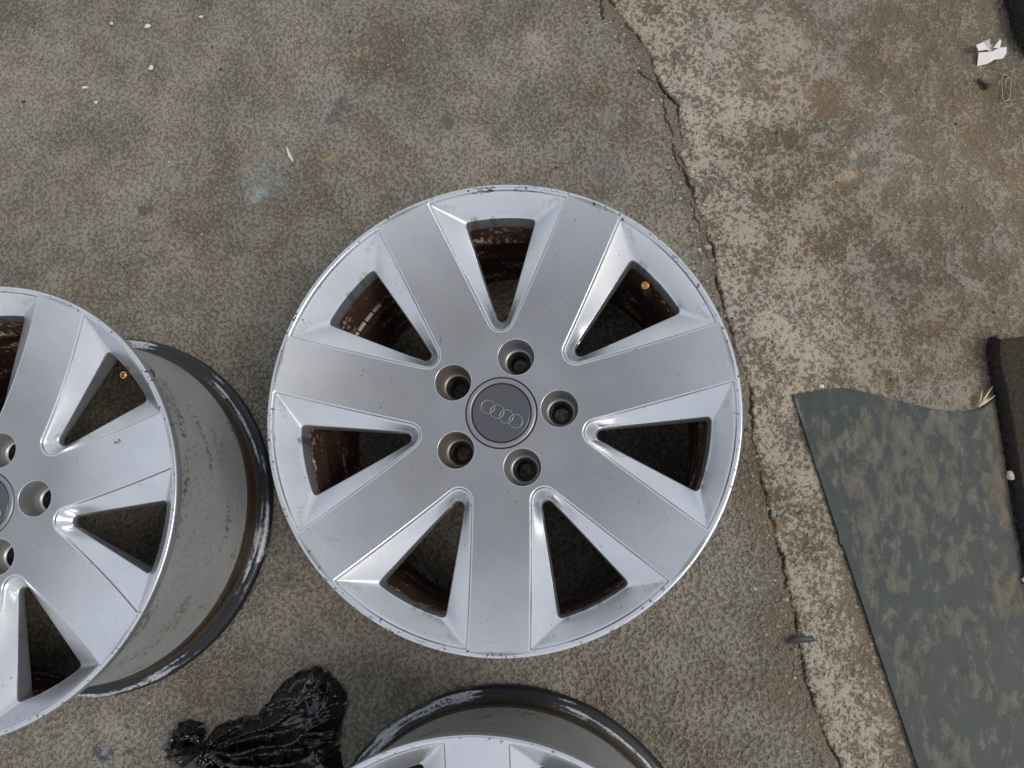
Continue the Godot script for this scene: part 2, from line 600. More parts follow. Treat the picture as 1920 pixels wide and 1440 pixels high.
# albedo of the lacquered face: fine flake, scuffs, kerb chips, grime in the pocket corners
func face_texture(n: int, seed_: int, worn: float) -> ImageTexture:
	var r := RandomNumberGenerator.new()
	r.seed = seed_
	var flake := field(noise(FastNoiseLite.TYPE_SIMPLEX, 0.45, 1, seed_ + 1), n, n)
	var haze := field(noise(FastNoiseLite.TYPE_SIMPLEX_SMOOTH, 8.0 / n, 4, seed_ + 2), n, n)
	var fine := field(noise(FastNoiseLite.TYPE_SIMPLEX_SMOOTH, 90.0 / n, 3, seed_ + 3), n, n)
	var d := PackedByteArray()
	d.resize(n * n * 3)
	for k in n * n:
		var v := 205.0 + (flake[k] - 128) * 0.045 + (haze[k] - 128) * 0.045 + (fine[k] - 128) * 0.02
		d[k * 3] = int(v - 3.0)
		d[k * 3 + 1] = int(v - 1.0)
		d[k * 3 + 2] = int(v + 3.0)
	var mm := n / 0.448 * 0.001
	var blend := func(x: float, y: float, c: Color, a: float) -> void:
		var xi := int(x)
		var yi := int(y)
		if xi < 0 or yi < 0 or xi >= n or yi >= n: return
		var k := (yi * n + xi) * 3
		d[k] = int(lerpf(d[k], c.r8, a))
		d[k + 1] = int(lerpf(d[k + 1], c.g8, a))
		d[k + 2] = int(lerpf(d[k + 2], c.b8, a))
	var spot := func(deg: float, rad: float, size: float, c: Color, a: float, ragged: float) -> void:
		var cx := n * 0.5 + cos(deg_to_rad(deg)) * rad * 1000.0 * mm
		var cy := n * 0.5 - sin(deg_to_rad(deg)) * rad * 1000.0 * mm
		var R := int(size * mm * 1.5) + 1
		for yy in range(-R, R + 1):
			for xx in range(-R, R + 1):
				var q := clampi(int(cy) + yy, 0, n - 1) * n + clampi(int(cx) + xx, 0, n - 1)
				var dd := sqrt(float(xx * xx + yy * yy)) / (size * mm) + (fine[q] / 255.0 - 0.5) * ragged
				var f := clampf((1.0 - dd) * 2.5, 0.0, 1.0) * a
				if f > 0.0: blend.call(int(cx) + xx, int(cy) + yy, c, f)
	var stroke := func(deg: float, rad: float, dir: float, length: float, c: Color, a: float, wide: float) -> void:
		var cx := n * 0.5 + cos(deg_to_rad(deg)) * rad * 1000.0 * mm
		var cy := n * 0.5 - sin(deg_to_rad(deg)) * rad * 1000.0 * mm
		var steps := int(length * mm) + 1
		var an := dir
		for s in steps:
			an += r.randf_range(-0.04, 0.04)
			cx += cos(an)
			cy -= sin(an)
			if r.randf() < 0.18: continue
			var f := a * (1.0 - absf(s * 2.0 / steps - 1.0) * 0.6)
			for w in int(wide * mm) + 1:
				blend.call(cx + sin(an) * w, cy + cos(an) * w, c, f)
	# brown grime in the corners of the pockets
	for p in 7:
		for s in [-1.0, 1.0]:
			for k in 5:
				spot.call(38.9 + p * 51.4286 + s * (17.0 - k * 1.1), 0.2125 - k * 0.0012, 2.6, rgb(132, 116, 98), 0.14, 1.6)
		for k in 3:
			spot.call(38.9 + p * 51.4286 + r.randf_range(-9, 9), 0.1968, 3.0, rgb(120, 104, 90), 0.3, 1.4)
	# hairline scuffs and specks
	for k in int(240 * worn):
		var c := rgb(96, 94, 92) if r.randf() < 0.75 else rgb(232, 234, 238)
		stroke.call(r.randf() * 360.0, sqrt(r.randf_range(0.1, 1.0)) * 0.216, r.randf() * TAU, r.randf_range(2.0, 11.0), c, r.randf_range(0.10, 0.42), r.randf_range(0.0, 0.4))
	for k in int(170 * worn):
		spot.call(r.randf() * 360.0, sqrt(r.randf_range(0.1, 1.0)) * 0.216, r.randf_range(0.3, 0.85), rgb(66, 62, 58), r.randf_range(0.3, 0.8), 0.5)
	for k in int(46 * worn):
		stroke.call(r.randf() * 360.0, sqrt(r.randf_range(0.1, 1.0)) * 0.21, r.randf() * TAU, r.randf_range(18.0, 60.0), rgb(140, 136, 132) if r.randf() < 0.6 else rgb(222, 224, 228), r.randf_range(0.04, 0.10), r.randf_range(0.8, 2.4))
	# chips along the kerbed edge
	for k in int(150 * worn):
		var a := r.randf() * 360.0
		spot.call(a, r.randf_range(0.2155, 0.2206), r.randf_range(0.5, 1.5), rgb(58, 56, 56) if r.randf() < 0.6 else rgb(150, 148, 146), r.randf_range(0.4, 0.95), 2.0)
	for c in int(9 * worn):
		var a := r.randf() * 360.0
		for k in 9:
			stroke.call(a + r.randf_range(-4, 4), r.randf_range(0.214, 0.2205), deg_to_rad(a + 90.0) + r.randf_range(-0.25, 0.25), r.randf_range(1.5, 6.0), rgb(62, 60, 60), r.randf_range(0.4, 0.9), 0.3)
	if worn > 0.9:
		# the long kerb scar at the top of the middle wheel, with its neighbours
		for k in 26:
			var a := 93.5 + r.randf_range(-4.0, 2.5)
			stroke.call(a, 0.2145 + r.randf_range(-0.0008, 0.0035), deg_to_rad(a + 90.0) + r.randf_range(-0.2, 0.2), r.randf_range(2, 6), rgb(52, 50, 52), 0.85, 0.6)
		for k in 14:
			var a := 82.0 + r.randf_range(-10.0, 4.0)
			stroke.call(a, r.randf_range(0.2155, 0.2205), deg_to_rad(a + 90.0), r.randf_range(1.5, 4), rgb(60, 58, 58), 0.7, 0.3)
		for k in 22:   # smudged scuffs by the right-hand spoke ends
			stroke.call(13.0 + r.randf_range(-3, 3), r.randf_range(0.195, 0.214), r.randf() * TAU, r.randf_range(2, 7), rgb(120, 112, 106), 0.35, 0.4)
		for k in 40:
			stroke.call(-37.0 + r.randf_range(-7, 7), r.randf_range(0.13, 0.19), r.randf_range(-0.3, 0.8), r.randf_range(2, 8), rgb(130, 128, 126), 0.22, 0.3)
		for k in 24:
			stroke.call(-89.0 + r.randf_range(-5, 5), r.randf_range(0.196, 0.216), r.randf_range(-0.5, 0.5), r.randf_range(1, 3), rgb(86, 84, 84), 0.6, 0.2)
		for k in 12:
			stroke.call(216.5 + k * 0.2, 0.197 - k * 0.0007, deg_to_rad(300), 2.5, rgb(72, 70, 70), 0.6, 0.2)
		stroke.call(213.0, 0.2045, deg_to_rad(304), 34.0, rgb(228, 230, 236), 0.55, 0.8)
		for k in 6:
			spot.call(128.0 + k * 0.4, 0.098 - k * 0.0012, 0.6, rgb(96, 84, 70), 0.6, 1.2)
		spot.call(216.0, 0.079, 0.8, rgb(110, 104, 98), 0.6, 1.2)
	else:
		for k in 7:
			spot.call(19.5 + r.randf_range(-0.6, 0.6), 0.158 + r.randf_range(-0.003, 0.003), 1.2, rgb(78, 74, 74), 0.7, 1.0)
		for k in 12:
			stroke.call(64.0 + r.randf_range(-4, 4), r.randf_range(0.15, 0.18), r.randf() * TAU, r.randf_range(2, 6), rgb(110, 106, 106), 0.4, 0.3)
		for k in 18:
			stroke.call(-38.0 + r.randf_range(-4, 4), r.randf_range(0.195, 0.215), deg_to_rad(40), r.randf_range(2, 5), rgb(120, 116, 116), 0.35, 0.3)
	return texture(d, n, n)

func lacquer(t: Texture2D) -> StandardMaterial3D:
	var m := mat(Color(1, 1, 1), 0.28, 0.82)
	m.albedo_texture = t
	m.clearcoat_enabled = true
	m.clearcoat = 0.15
	m.clearcoat_roughness = 0.28
	return m

# streaks run round the barrel: base colour, spots of a second and a third one
func barrel_texture(w: int, h: int, seed_: int, base: Color, second: Color, third: Color, cut: float, cut3: float, streak: float, crisp := 5.0, bands := 0.0) -> ImageTexture:
	var fs := noise(FastNoiseLite.TYPE_SIMPLEX_SMOOTH, 0.02, 4, seed_, 0.6)
	var fa := noise(FastNoiseLite.TYPE_SIMPLEX_SMOOTH, 0.012, 4, seed_ + 5, 0.55)
	var d := PackedByteArray()
	d.resize(w * h * 3)
	var fine := field(noise(FastNoiseLite.TYPE_SIMPLEX_SMOOTH, 0.18, 3, seed_ + 9, 0.6), w, h)
	for y in h:
		var vv := float(y) / h
		var band := maxf(exp(-pow((vv - 0.10) / 0.035, 2.0)), exp(-pow((vv - 0.23) / 0.05, 2.0))) - 0.5
		for x in w:
			var a := TAU * x / w
			var cx := cos(a) * w / TAU
			var cy := sin(a) * w / TAU
			var s := fs.get_noise_3d(cx / streak, cy / streak, y * 2.0) * 0.5 + 0.5
			var q := fa.get_noise_3d(cx, cy, y + 300.0) * 0.5 + 0.5
			var f := fine[y * w + x] / 255.0
			var c := base.lerp(second, clampf((q * 0.4 + s * 0.6 - cut + bands * band) * crisp + (f - 0.5) * 1.4, 0.0, 1.0))
			c = c.lerp(third, clampf((s * 0.6 + f * 0.4 - cut3) * 7.0, 0.0, 1.0))
			var v := 1.0 + (f - 0.5) * 0.22 + (s - 0.5) * 0.2
			var k := (y * w + x) * 3
			d[k] = clampi(int(c.r8 * v), 0, 255)
			d[k + 1] = clampi(int(c.g8 * v), 0, 255)
			d[k + 2] = clampi(int(c.b8 * v), 0, 255)
	return texture(d, w, h)

func make_wheel() -> Node3D:
	var t := Node3D.new()
	t.name = numbered("alloy_wheel")
	add_child(t)
	make_half_rows()
	var a0 := deg_to_rad(38.9) + TAU7 / 2
	for k in 7:
		part("spoke", spoke_mesh(a0 + TAU7 * k), MAT.face_mid, t)
	part("hub", hub_mesh(), MAT.face_mid, t)
	# front flange: the kerbed edge round the face
	var lip := [Vector2(0.2185, W), Vector2(0.2193, W - 0.0001), Vector2(0.2199, W - 0.0006), Vector2(0.2204, W - 0.0016), Vector2(0.2206, W - 0.0032), Vector2(0.2206, W - 0.0075), Vector2(0.2203, W - 0.0095), Vector2(0.2194, W - 0.0110), Vector2(0.2175, W - 0.0120), Vector2(0.2130, W - 0.0128)]
	part("front_flange", turned(lip, 256, false, true), MAT.face_mid, t)
	# outside of the barrel down to the bead seat of the inner flange
	var out := [Vector2(0.2130, W - 0.0128), Vector2(0.2075, W - 0.0138), Vector2(0.2042, W - 0.017), Vector2(0.2030, W - 0.032), Vector2(0.2012, W - 0.040), Vector2(0.1992, W - 0.050), Vector2(0.1990, 0.150), Vector2(0.1992, 0.120), Vector2(0.2008, 0.075), Vector2(0.2024, 0.045), Vector2(0.2030, 0.0385)]
	part("barrel", turned(soft(out, 0.0012), 192), MAT.barrel, t)
	var seat := [Vector2(0.2030, 0.0385), Vector2(0.2046, 0.0345), Vector2(0.2044, 0.0305), Vector2(0.2034, 0.0285), Vector2(0.2040, 0.0170), Vector2(0.2060, 0.0140)]
	part("bead_seat", turned(soft(seat, 0.0006), 192), MAT.seat, t)
	var back := [Vector2(0.2060, 0.0140), Vector2(0.2120, 0.0128), Vector2(0.2170, 0.0118), Vector2(0.2198, 0.0095), Vector2(0.2206, 0.0065), Vector2(0.2206, 0.0030), Vector2(0.2195, 0.0008), Vector2(0.2150, 0.0), Vector2(0.2010, 0.0), Vector2(0.1995, 0.0025)]
	part("inner_flange", turned(soft(back, 0.0010), 192), MAT.flange, t)
	# inside: brake dust above the step, bare metal below
	var ins := [Vector2(0.1995, 0.0025), Vector2(0.1978, 0.03), Vector2(0.1962, 0.10), Vector2(0.1960, 0.139), Vector2(0.1918, 0.1450), Vector2(0.1918, 0.1475), Vector2(0.1945, 0.165), Vector2(0.1970, 0.181), Vector2(0.1973, 0.1880)]
	part("barrel_lining", turned(soft(ins, 0.0006), 192, false), MAT.lining, t)
	# bolt holes
	for k in 5:
		var an := deg_to_rad(75.2) + TAU5 * k
		var fy := face_y(0.056)
		var hole := part("bolt_hole", turned(soft([Vector2(0.0175, -0.0012), Vector2(0.0171, -0.019), Vector2(0.0164, -0.0225), Vector2(0.0142, -0.0268), Vector2(0.0110, -0.0285)], 0.0012), 40, true), MAT.hole_brown if k in [1, 2] else MAT.hole, t)
		hole.position = Vector3(0.056 * cos(an), fy, -0.056 * sin(an))
		part("bolt_seat", turned(soft([Vector2(0.0113, -0.0285), Vector2(0.0110, -0.0262), Vector2(0.0102, -0.0258), Vector2(0.0100, -0.0285), Vector2(0.0094, -0.0286), Vector2(0.0091, -0.0310), Vector2(0.0086, -0.0312), Vector2(0.0083, -0.0335), Vector2(0.0077, -0.0340), Vector2(0.0075, -0.050)], 0.0003), 36, true), MAT.steel, hole)
	# cap with its emblem
	var cy := face_y(0.03)
	var cap := part("center_cap", turned([Vector2(0.00001, -0.0012), Vector2(0.010, -0.0011), Vector2(0.020, -0.0008), Vector2(0.0270, -0.0004), Vector2(0.0276, -0.0005), Vector2(0.0280, -0.0012), Vector2(0.0282, -0.0030), Vector2(0.0286, -0.0031)], 96), MAT.cap, t)
	cap.position.y = cy
	part("cap_ring", turned(soft([Vector2(0.0284, -0.0031), Vector2(0.0288, -0.0006), Vector2(0.0300, 0.0010), Vector2(0.0328, 0.0008), Vector2(0.0338, -0.0006), Vector2(0.0341, -0.0060)], 0.0005), 96), MAT.cap_ring, cap)
	var ring := TorusMesh.new()
	ring.inner_radius = 0.0061
	ring.outer_radius = 0.0070
	ring.rings = 48
	ring.ring_segments = 10
	for k in 4:
		var e := part("emblem_ring", ring, MAT.emblem, cap)
		var d := (k - 1.5) * 0.0101
		e.position = Vector3(0.0004 + d * cos(deg_to_rad(28.3)), -0.00045 + 0.00012 * (k % 2), 0.0012 + d * sin(deg_to_rad(28.3)))
		e.scale = Vector3(1, 0.8, 1)
	# tyre valve inside the rim
	var va := deg_to_rad(41.5)
	var valve := part("tyre_valve", turned(soft([Vector2(0.00001, 0.0), Vector2(0.0075, 0.0), Vector2(0.0072, 0.004), Vector2(0.0052, 0.008), Vector2(0.0050, 0.018), Vector2(0.0042, 0.0195)], 0.0006), 24), MAT.dusty_rubber, t)
	valve.position = Vector3(0.1965 * cos(va), 0.158, -0.1965 * sin(va))
	valve.basis = Basis(Vector3(sin(va), 0, cos(va)).normalized(), deg_to_rad(14.0))
	part("valve_stem", turned(soft([Vector2(0.0042, 0.0190), Vector2(0.0042, 0.0215), Vector2(0.0037, 0.0220), Vector2(0.0037, 0.0345), Vector2(0.0041, 0.0350), Vector2(0.0041, 0.0375), Vector2(0.0034, 0.0385), Vector2(0.0024, 0.0385), Vector2(0.0022, 0.0372), Vector2(0.0021, 0.0340), Vector2(0.0008, 0.0336), Vector2(0.00001, 0.0346)], 0.00025), 24), MAT.brass, valve)
	# stick-on balance weights below the step
	var wm := weight_mesh()
	for k in 4:
		var an := deg_to_rad(138.5 + k * 3.9)
		var wgt := part("balance_weight", wm, MAT.weight, t)
		wgt.position = Vector3(0.1944 * cos(an), 0.128, -0.1944 * sin(an))
		wgt.rotation.y = an
	return t

func weight_mesh() -> ArrayMesh:
	var g := Geo.new()
	var p := soft([Vector2(0.0, 0.009), Vector2(-0.0016, 0.0085), Vector2(-0.0042, 0.0070), Vector2(-0.0042, -0.0070), Vector2(-0.0016, -0.0085), Vector2(0.0, -0.009)], 0.0006)
	var rows := []
	var uvs := []
	for q in p:
		var r := PackedVector3Array()
		var u := PackedVector2Array()
		for z in [-0.0061, -0.0060, -0.0055, 0.0055, 0.0060, 0.0061]:
			var inset: float = 0.75 if absf(z) > 0.00605 else 1.0
			r.append(Vector3(q.x * inset * (0.0 if absf(z) > 0.00605 else 1.0), q.y * inset, z))
			u.append(Vector2(q.y * 20.0, z * 20.0))
		rows.append(r)
		uvs.append(u)
	g.grid(rows, uvs, false)
	return g.mesh()

func build_wheels() -> void:
	MAT.face_mid = lacquer(face_texture(2048, 501, 1.0))
	MAT.face_side = lacquer(face_texture(1024, 907, 0.8))
	var b := mat(Color(1, 1, 1), 0.45, 0.22)
	b.albedo_texture = barrel_texture(1024, 128, 31, rgb(162, 165, 166), rgb(140, 138, 133), rgb(84, 80, 76), 0.48, 0.62, 1.6, 3.0)
	MAT.barrel = b
	var s := mat(Color(1, 1, 1), 0.5, 0.3)
	s.albedo_texture = barrel_texture(1024, 48, 47, rgb(74, 62, 50), rgb(138, 120, 102), rgb(26, 24, 22), 0.56, 0.55, 7.0)
	MAT.seat = s
	var f := mat(Color(1, 1, 1), 0.42, 0.15)
	f.albedo_texture = barrel_texture(1024, 64, 53, rgb(24, 26, 32), rgb(168, 170, 176), rgb(14, 14, 18), 0.53, 0.62, 3.0, 14.0, 0.10)
	MAT.flange = f
	var l := mat(Color(1, 1, 1), 0.62, 0.1)
	l.albedo_texture = barrel_texture(1024, 128, 67, rgb(64, 44, 36), rgb(94, 68, 54), rgb(206, 194, 182), 0.50, 0.57, 1.2)
	MAT.lining = l
	MAT.hole = mat(rgb(168, 168, 168), 0.42, 0.65)
	MAT.hole_brown = mat(rgb(146, 138, 132), 0.45, 0.6)
	MAT.steel = mat(rgb(52, 50, 50), 0.42, 0.7)
	MAT.cap = mat(rgb(106, 107, 113), 0.36, 0.75)
	MAT.cap_ring = mat(rgb(150, 150, 153), 0.36, 0.8)
	MAT.emblem = mat(rgb(150, 150, 155), 0.38, 0.85)
	MAT.dusty_rubber = mat(rgb(70, 58, 50), 0.8)
	MAT.brass = mat(rgb(206, 172, 104), 0.3, 0.95)
	MAT.weight = mat(rgb(104, 94, 86), 0.45, 0.6)
	var w := make_wheel()
	w.position = Vector3(-0.0864, 0.0, -0.1129)
	tag(w, "complete silver seven-spoke alloy wheel lying face up in the middle of the concrete", "alloy wheel", "silver alloy wheels lying on the concrete")
	var spots := [[Vector3(-0.6108, 0, -0.0273), 3.2, "silver seven-spoke alloy wheel cut off by the left edge, its grey outer barrel showing"], [Vector3(-0.1025, 0, 0.3897), 25.71, "silver alloy wheel cut off by the bottom edge, chipped black flange curving above it"]]
	for sp in spots:
		var c := w.duplicate()
		c.name = numbered("alloy_wheel")
		add_child(c)
		c.position = sp[0]
		c.rotation.y = deg_to_rad(sp[1])
		tag(c, sp[2], "alloy wheel", "silver alloy wheels lying on the concrete")
		for ch in c.get_children():
			if ch is MeshInstance3D and ch.material_override == MAT.face_mid:
				ch.material_override = MAT.face_side

# ---------------------------------------------------------------- things on the ground
func inside(poly: PackedVector2Array, p: Vector2) -> float:
	# signed distance to the outline, positive inside
	var d := 1e9
	for k in poly.size():
		var q := Geometry2D.get_closest_point_to_segment(p, poly[k], poly[(k + 1) % poly.size()])
		d = minf(d, q.distance_to(p))
	return d if Geometry2D.is_point_in_polygon(p, poly) else -d

# a sheet with thickness over an outline: rounded edge, top displaced by a function
func slab(poly: PackedVector2Array, y0: float, thick: float, edge: float, uv_rect: Rect2) -> ArrayMesh:
	var g := Geo.new()
	var tri := Geometry2D.triangulate_polygon(poly)
	var c := Vector2.ZERO
	var inner := PackedVector2Array()
	for k in poly.size():
		var a := (poly[k] - poly[(k - 1 + poly.size()) % poly.size()]).normalized()
		var b := (poly[(k + 1) % poly.size()] - poly[k]).normalized()
		var nn := (a + b).normalized().orthogonal()
		if not Geometry2D.is_point_in_polygon(poly[k] + nn * edge * 0.5, poly): nn = -nn
		inner.append(poly[k] + nn * edge)
	var uvf := func(p: Vector2) -> Vector2: return (p - uv_rect.position) / uv_rect.size
	var it := Geometry2D.triangulate_polygon(inner)
	for k in range(0, it.size(), 3):
		var a := inner[it[k]]
		var b := inner[it[k + 1]]
		var d := inner[it[k + 2]]
		var A := Vector3(a.x, y0 + thick, a.y)
		var B := Vector3(b.x, y0 + thick, b.y)
		var D := Vector3(d.x, y0 + thick, d.y)
		if (D - A).cross(B - A).y > 0: g.tri(A, B, D, uvf.call(a), uvf.call(b), uvf.call(d))
		else: g.tri(A, D, B, uvf.call(a), uvf.call(d), uvf.call(b))
	var rows := []
	var uvs := []
	for lv in [[0.0, 1.0], [0.6, 0.92], [0.9, 0.7], [1.0, 0.45], [1.0, 0.0]]:
		var r := PackedVector3Array()
		var u := PackedVector2Array()
		for k in poly.size() + 1:
			var p := inner[k % poly.size()].lerp(poly[k % poly.size()], lv[0])
			r.append(Vector3(p.x, y0 + thick * lv[1], p.y))
			u.append(uvf.call(p))
		rows.append(r)
		uvs.append(u)
	var area := 0.0
	for k in poly.size():
		area += poly[k].cross(poly[(k + 1) % poly.size()])
	g.grid(rows, uvs, area > 0.0, true)
	return g.mesh()

func build_rubber_mat() -> void:
	var n := 1024
	var rect := Rect2(0.225, -0.18, 0.30, 0.60)
	var big := field(noise(FastNoiseLite.TYPE_SIMPLEX_SMOOTH, 0.0075, 5, 211, 0.62), n, n)
	var wfn := noise(FastNoiseLite.TYPE_SIMPLEX_SMOOTH, 0.017, 5, 223, 0.65)
	wfn.domain_warp_enabled = true
	wfn.domain_warp_amplitude = 30.0
	wfn.domain_warp_frequency = 0.012
	var blot := field(wfn, n, n)
	var fine := field(noise(FastNoiseLite.TYPE_SIMPLEX_SMOOTH, 0.15, 3, 227, 0.6), n, n)
	var d := PackedByteArray()
	d.resize(n * n * 3)
	var rough := PackedByteArray()
	rough.resize(n * n)
	for y in n:
		var z := rect.position.y + rect.size.y * y / n
		for x in n:
			var wx := rect.position.x + rect.size.x * x / n
			var k := y * n + x
			var q := big[k] / 255.0 * 0.5 + blot[k] / 255.0 * 0.5 + (fine[k] / 255.0 - 0.5) * 0.12
			var f := fine[k] / 255.0 - 0.5
			var lx := wx - (0.272 + (z - 0.0) * 0.262)            # distance from the long edge
			if z < 0.0: lx = wx - (0.233 + (z + 0.159) * 0.247)
			var top := z + 0.155                                     # distance from the curved end
			var thr := lerpf(0.40, 0.515, clampf((z + 0.06) * 6.0, 0.0, 1.0)) + clampf(lx - 0.09, 0.0, 0.1) * 0.6
			var dust := clampf((q - thr) * 6.5 + 0.5, 0.0, 1.0)
			dust *= clampf((minf(lx - 0.006, top - 0.012) + (q - 0.5) * 0.08) * 70.0, 0.08, 1.0)
			var soil := clampf((wx - 0.432 - z * 0.10 + (q - 0.5) * 0.10) * 26.0, 0.0, 1.0)
			var c := rgb(51, 57, 57).lerp(rgb(96, 93, 84), dust * (0.62 + blot[k] / 255.0 * 0.4))
			c = c.lerp(rgb(104, 93, 78), soil * 0.8)
			var v := 1.0 + f * 0.34 + (blot[k] / 255.0 - 0.5) * 0.25
			d[k * 3] = clampi(int(c.r8 * v), 0, 255)
			d[k * 3 + 1] = clampi(int(c.g8 * v), 0, 255)
			d[k * 3 + 2] = clampi(int(c.b8 * v), 0, 255)
			rough[k] = clampi(int(140 + maxf(dust, soil) * 90 + f * 40), 0, 255)
	var m := mat(Color(1, 1, 1), 1.0)
	m.albedo_texture = texture(d, n, n)
	m.roughness_texture = texture(rough, n, n, Image.FORMAT_L8)
	m.roughness_texture_channel = BaseMaterial3D.TEXTURE_CHANNEL_RED
	m.metallic_specular = 0.45
	var end := smooth_path([Vector2(0.2335, -0.1592), Vector2(0.264, -0.1631), Vector2(0.2943, -0.1657), Vector2(0.3148, -0.1609), Vector2(0.3495, -0.1508), Vector2(0.3838, -0.1409), Vector2(0.4182, -0.136), Vector2(0.4417, -0.1399), Vector2(0.4572, -0.1502), Vector2(0.475, -0.158)], 0.0, 5)
	var poly := PackedVector2Array()
	for p in end: poly.append(Vector2(p.x, p.z))
	for p in [Vector2(0.50, 0.05), Vector2(0.51, 0.40), Vector2(0.376, 0.40), Vector2(0.336, 0.245), Vector2(0.3032, 0.1182), Vector2(0.2785, 0.0205), Vector2(0.2763, 0.0134), Vector2(0.274, 0.0125), Vector2(0.2732, 0.004), Vector2(0.2727, 0.0005), Vector2(0.254, -0.075)]:
		poly.append(p)
	var o := part("rubber_mat", slab(poly, 0.0015, 0.0046, 0.0008, rect), m, self)
	tag(o, "grey-black rubber mat with a wavy top edge, caked in patches of dry dust", "rubber mat")

func fibre_mesh() -> ArrayMesh:
	var g := Geo.new()
	g.tri(Vector3(-0.00028, 0, 0), Vector3(0, 0.0055, 0.0012), Vector3(0.00028, 0, 0))
	g.tri(Vector3(0.00028, 0, 0), Vector3(0, 0.0055, 0.0012), Vector3(0, 0, 0.0003))
	return g.mesh()

func fibres(parent: Node, along: PackedVector3Array, count: int, rad: float, m: Material) -> void:
	var mm := MultiMesh.new()
	mm.transform_format = MultiMesh.TRANSFORM_3D
	mm.mesh = fibre_mesh()
	mm.instance_count = count
	for k in count:
		var f := rng.randf() * (along.size() - 1.001)
		var i := int(f)
		var p := along[i].lerp(along[i + 1], f - i)
		var an := rng.randf_range(-0.5, PI + 0.5)
		var d := (along[i + 1] - along[i]).normalized()
		var nrm := (Vector3.UP * sin(an) + d.cross(Vector3.UP).normalized() * cos(an)).normalized()
		var dir := (nrm + Vector3(rng.randf_range(-1, 1), rng.randf_range(-0.5, 0.6), rng.randf_range(-1, 1)) * 0.9).normalized()
		var x := dir.cross(Vector3(0.3, 0.2, 0.9)).normalized()
		mm.set_instance_transform(k, Transform3D(Basis(x, dir, x.cross(dir)).scaled(Vector3.ONE * rng.randf_range(0.5, 1.3)), p + nrm * rad * 0.9))
	var o := MultiMeshInstance3D.new()
	o.name = "loose_fibres"
	o.multimesh = mm
	o.material_override = m
	o.set_meta("kind", "stuff")
	parent.add_child(o, true)

func build_carpets() -> void:
	var nt := NoiseTexture2D.new()
	nt.width = 512
	nt.height = 512
	nt.seamless = true
	nt.noise = noise(FastNoiseLite.TYPE_SIMPLEX_SMOOTH, 0.06, 4, 301, 0.7)
	var ramp := Gradient.new()
	ramp.set_color(0, rgb(42, 38, 34))
	ramp.set_color(1, rgb(86, 78, 69))
	nt.color_ramp = ramp
	var bt := NoiseTexture2D.new()
	bt.width = 512
	bt.height = 512
	bt.seamless = true
	bt.noise = noise(FastNoiseLite.TYPE_SIMPLEX_SMOOTH, 0.16, 3, 305, 0.7)
	var pile := mat(Color(1, 1, 1), 1.0)
	pile.albedo_texture = nt
	pile.metallic_specular = 0.1
	pile.heightmap_enabled = true
	pile.heightmap_texture = bt
	pile.heightmap_scale = 0.15
	var black := mat(rgb(38, 35, 34), 1.0)
	black.metallic_specular = 0.1
	black.heightmap_enabled = true
	black.heightmap_texture = bt
	black.heightmap_scale = 0.1
	var fib := mat(rgb(64, 60, 58), 0.9)
	var edges := [
		[[Vector2(0.462, -0.2185), Vector2(0.4588, -0.2033), Vector2(0.4600, -0.1783), Vector2(0.4627, -0.1506), Vector2(0.4642, -0.1171), Vector2(0.4656, -0.0842), Vector2(0.4667, -0.04), Vector2(0.4687, -0.0053), Vector2(0.4715, 0.0345), Vector2(0.476, 0.09)], [Vector2(0.66, 0.11), Vector2(0.66, -0.225), Vector2(0.50, -0.222)], "dusty dark carpet mat with frayed black bound edge, beside the rubber mat"],
		[[Vector2(0.530, -0.69), Vector2(0.5285, -0.66), Vector2(0.5315, -0.6368), Vector2(0.534, -0.6143), Vector2(0.538, -0.5977), Vector2(0.548, -0.582), Vector2(0.565, -0.575)], [Vector2(0.70, -0.575), Vector2(0.70, -0.72), Vector2(0.56, -0.72)], "black carpet piece poking in at the top right corner above the crumpled paper"],
	]
	for e in edges:
		var t := thing("carpet_mat", e[2], "carpet mat")
		var path := smooth_path(e[0], 0.0085, 8)
		for k in path.size():
			path[k] += Vector3(sin(k * 1.9) * 0.0006, sin(k * 1.3) * 0.0004, cos(k * 2.3) * 0.0006)
		var poly := PackedVector2Array()
		for p in path: poly.append(Vector2(p.x + 0.002, p.z))
		for p in e[1]: poly.append(p)
		part("pile", slab(poly, 0.004, 0.0082, 0.002, Rect2(0.4, -0.8, 0.14, 0.14)), pile if t.name == "carpet_mat" else black, t)
		part("bound_edge", tube(path, 0.0068, 14), black, t)
		fibres(t, path, 2600, 0.0055, fib)

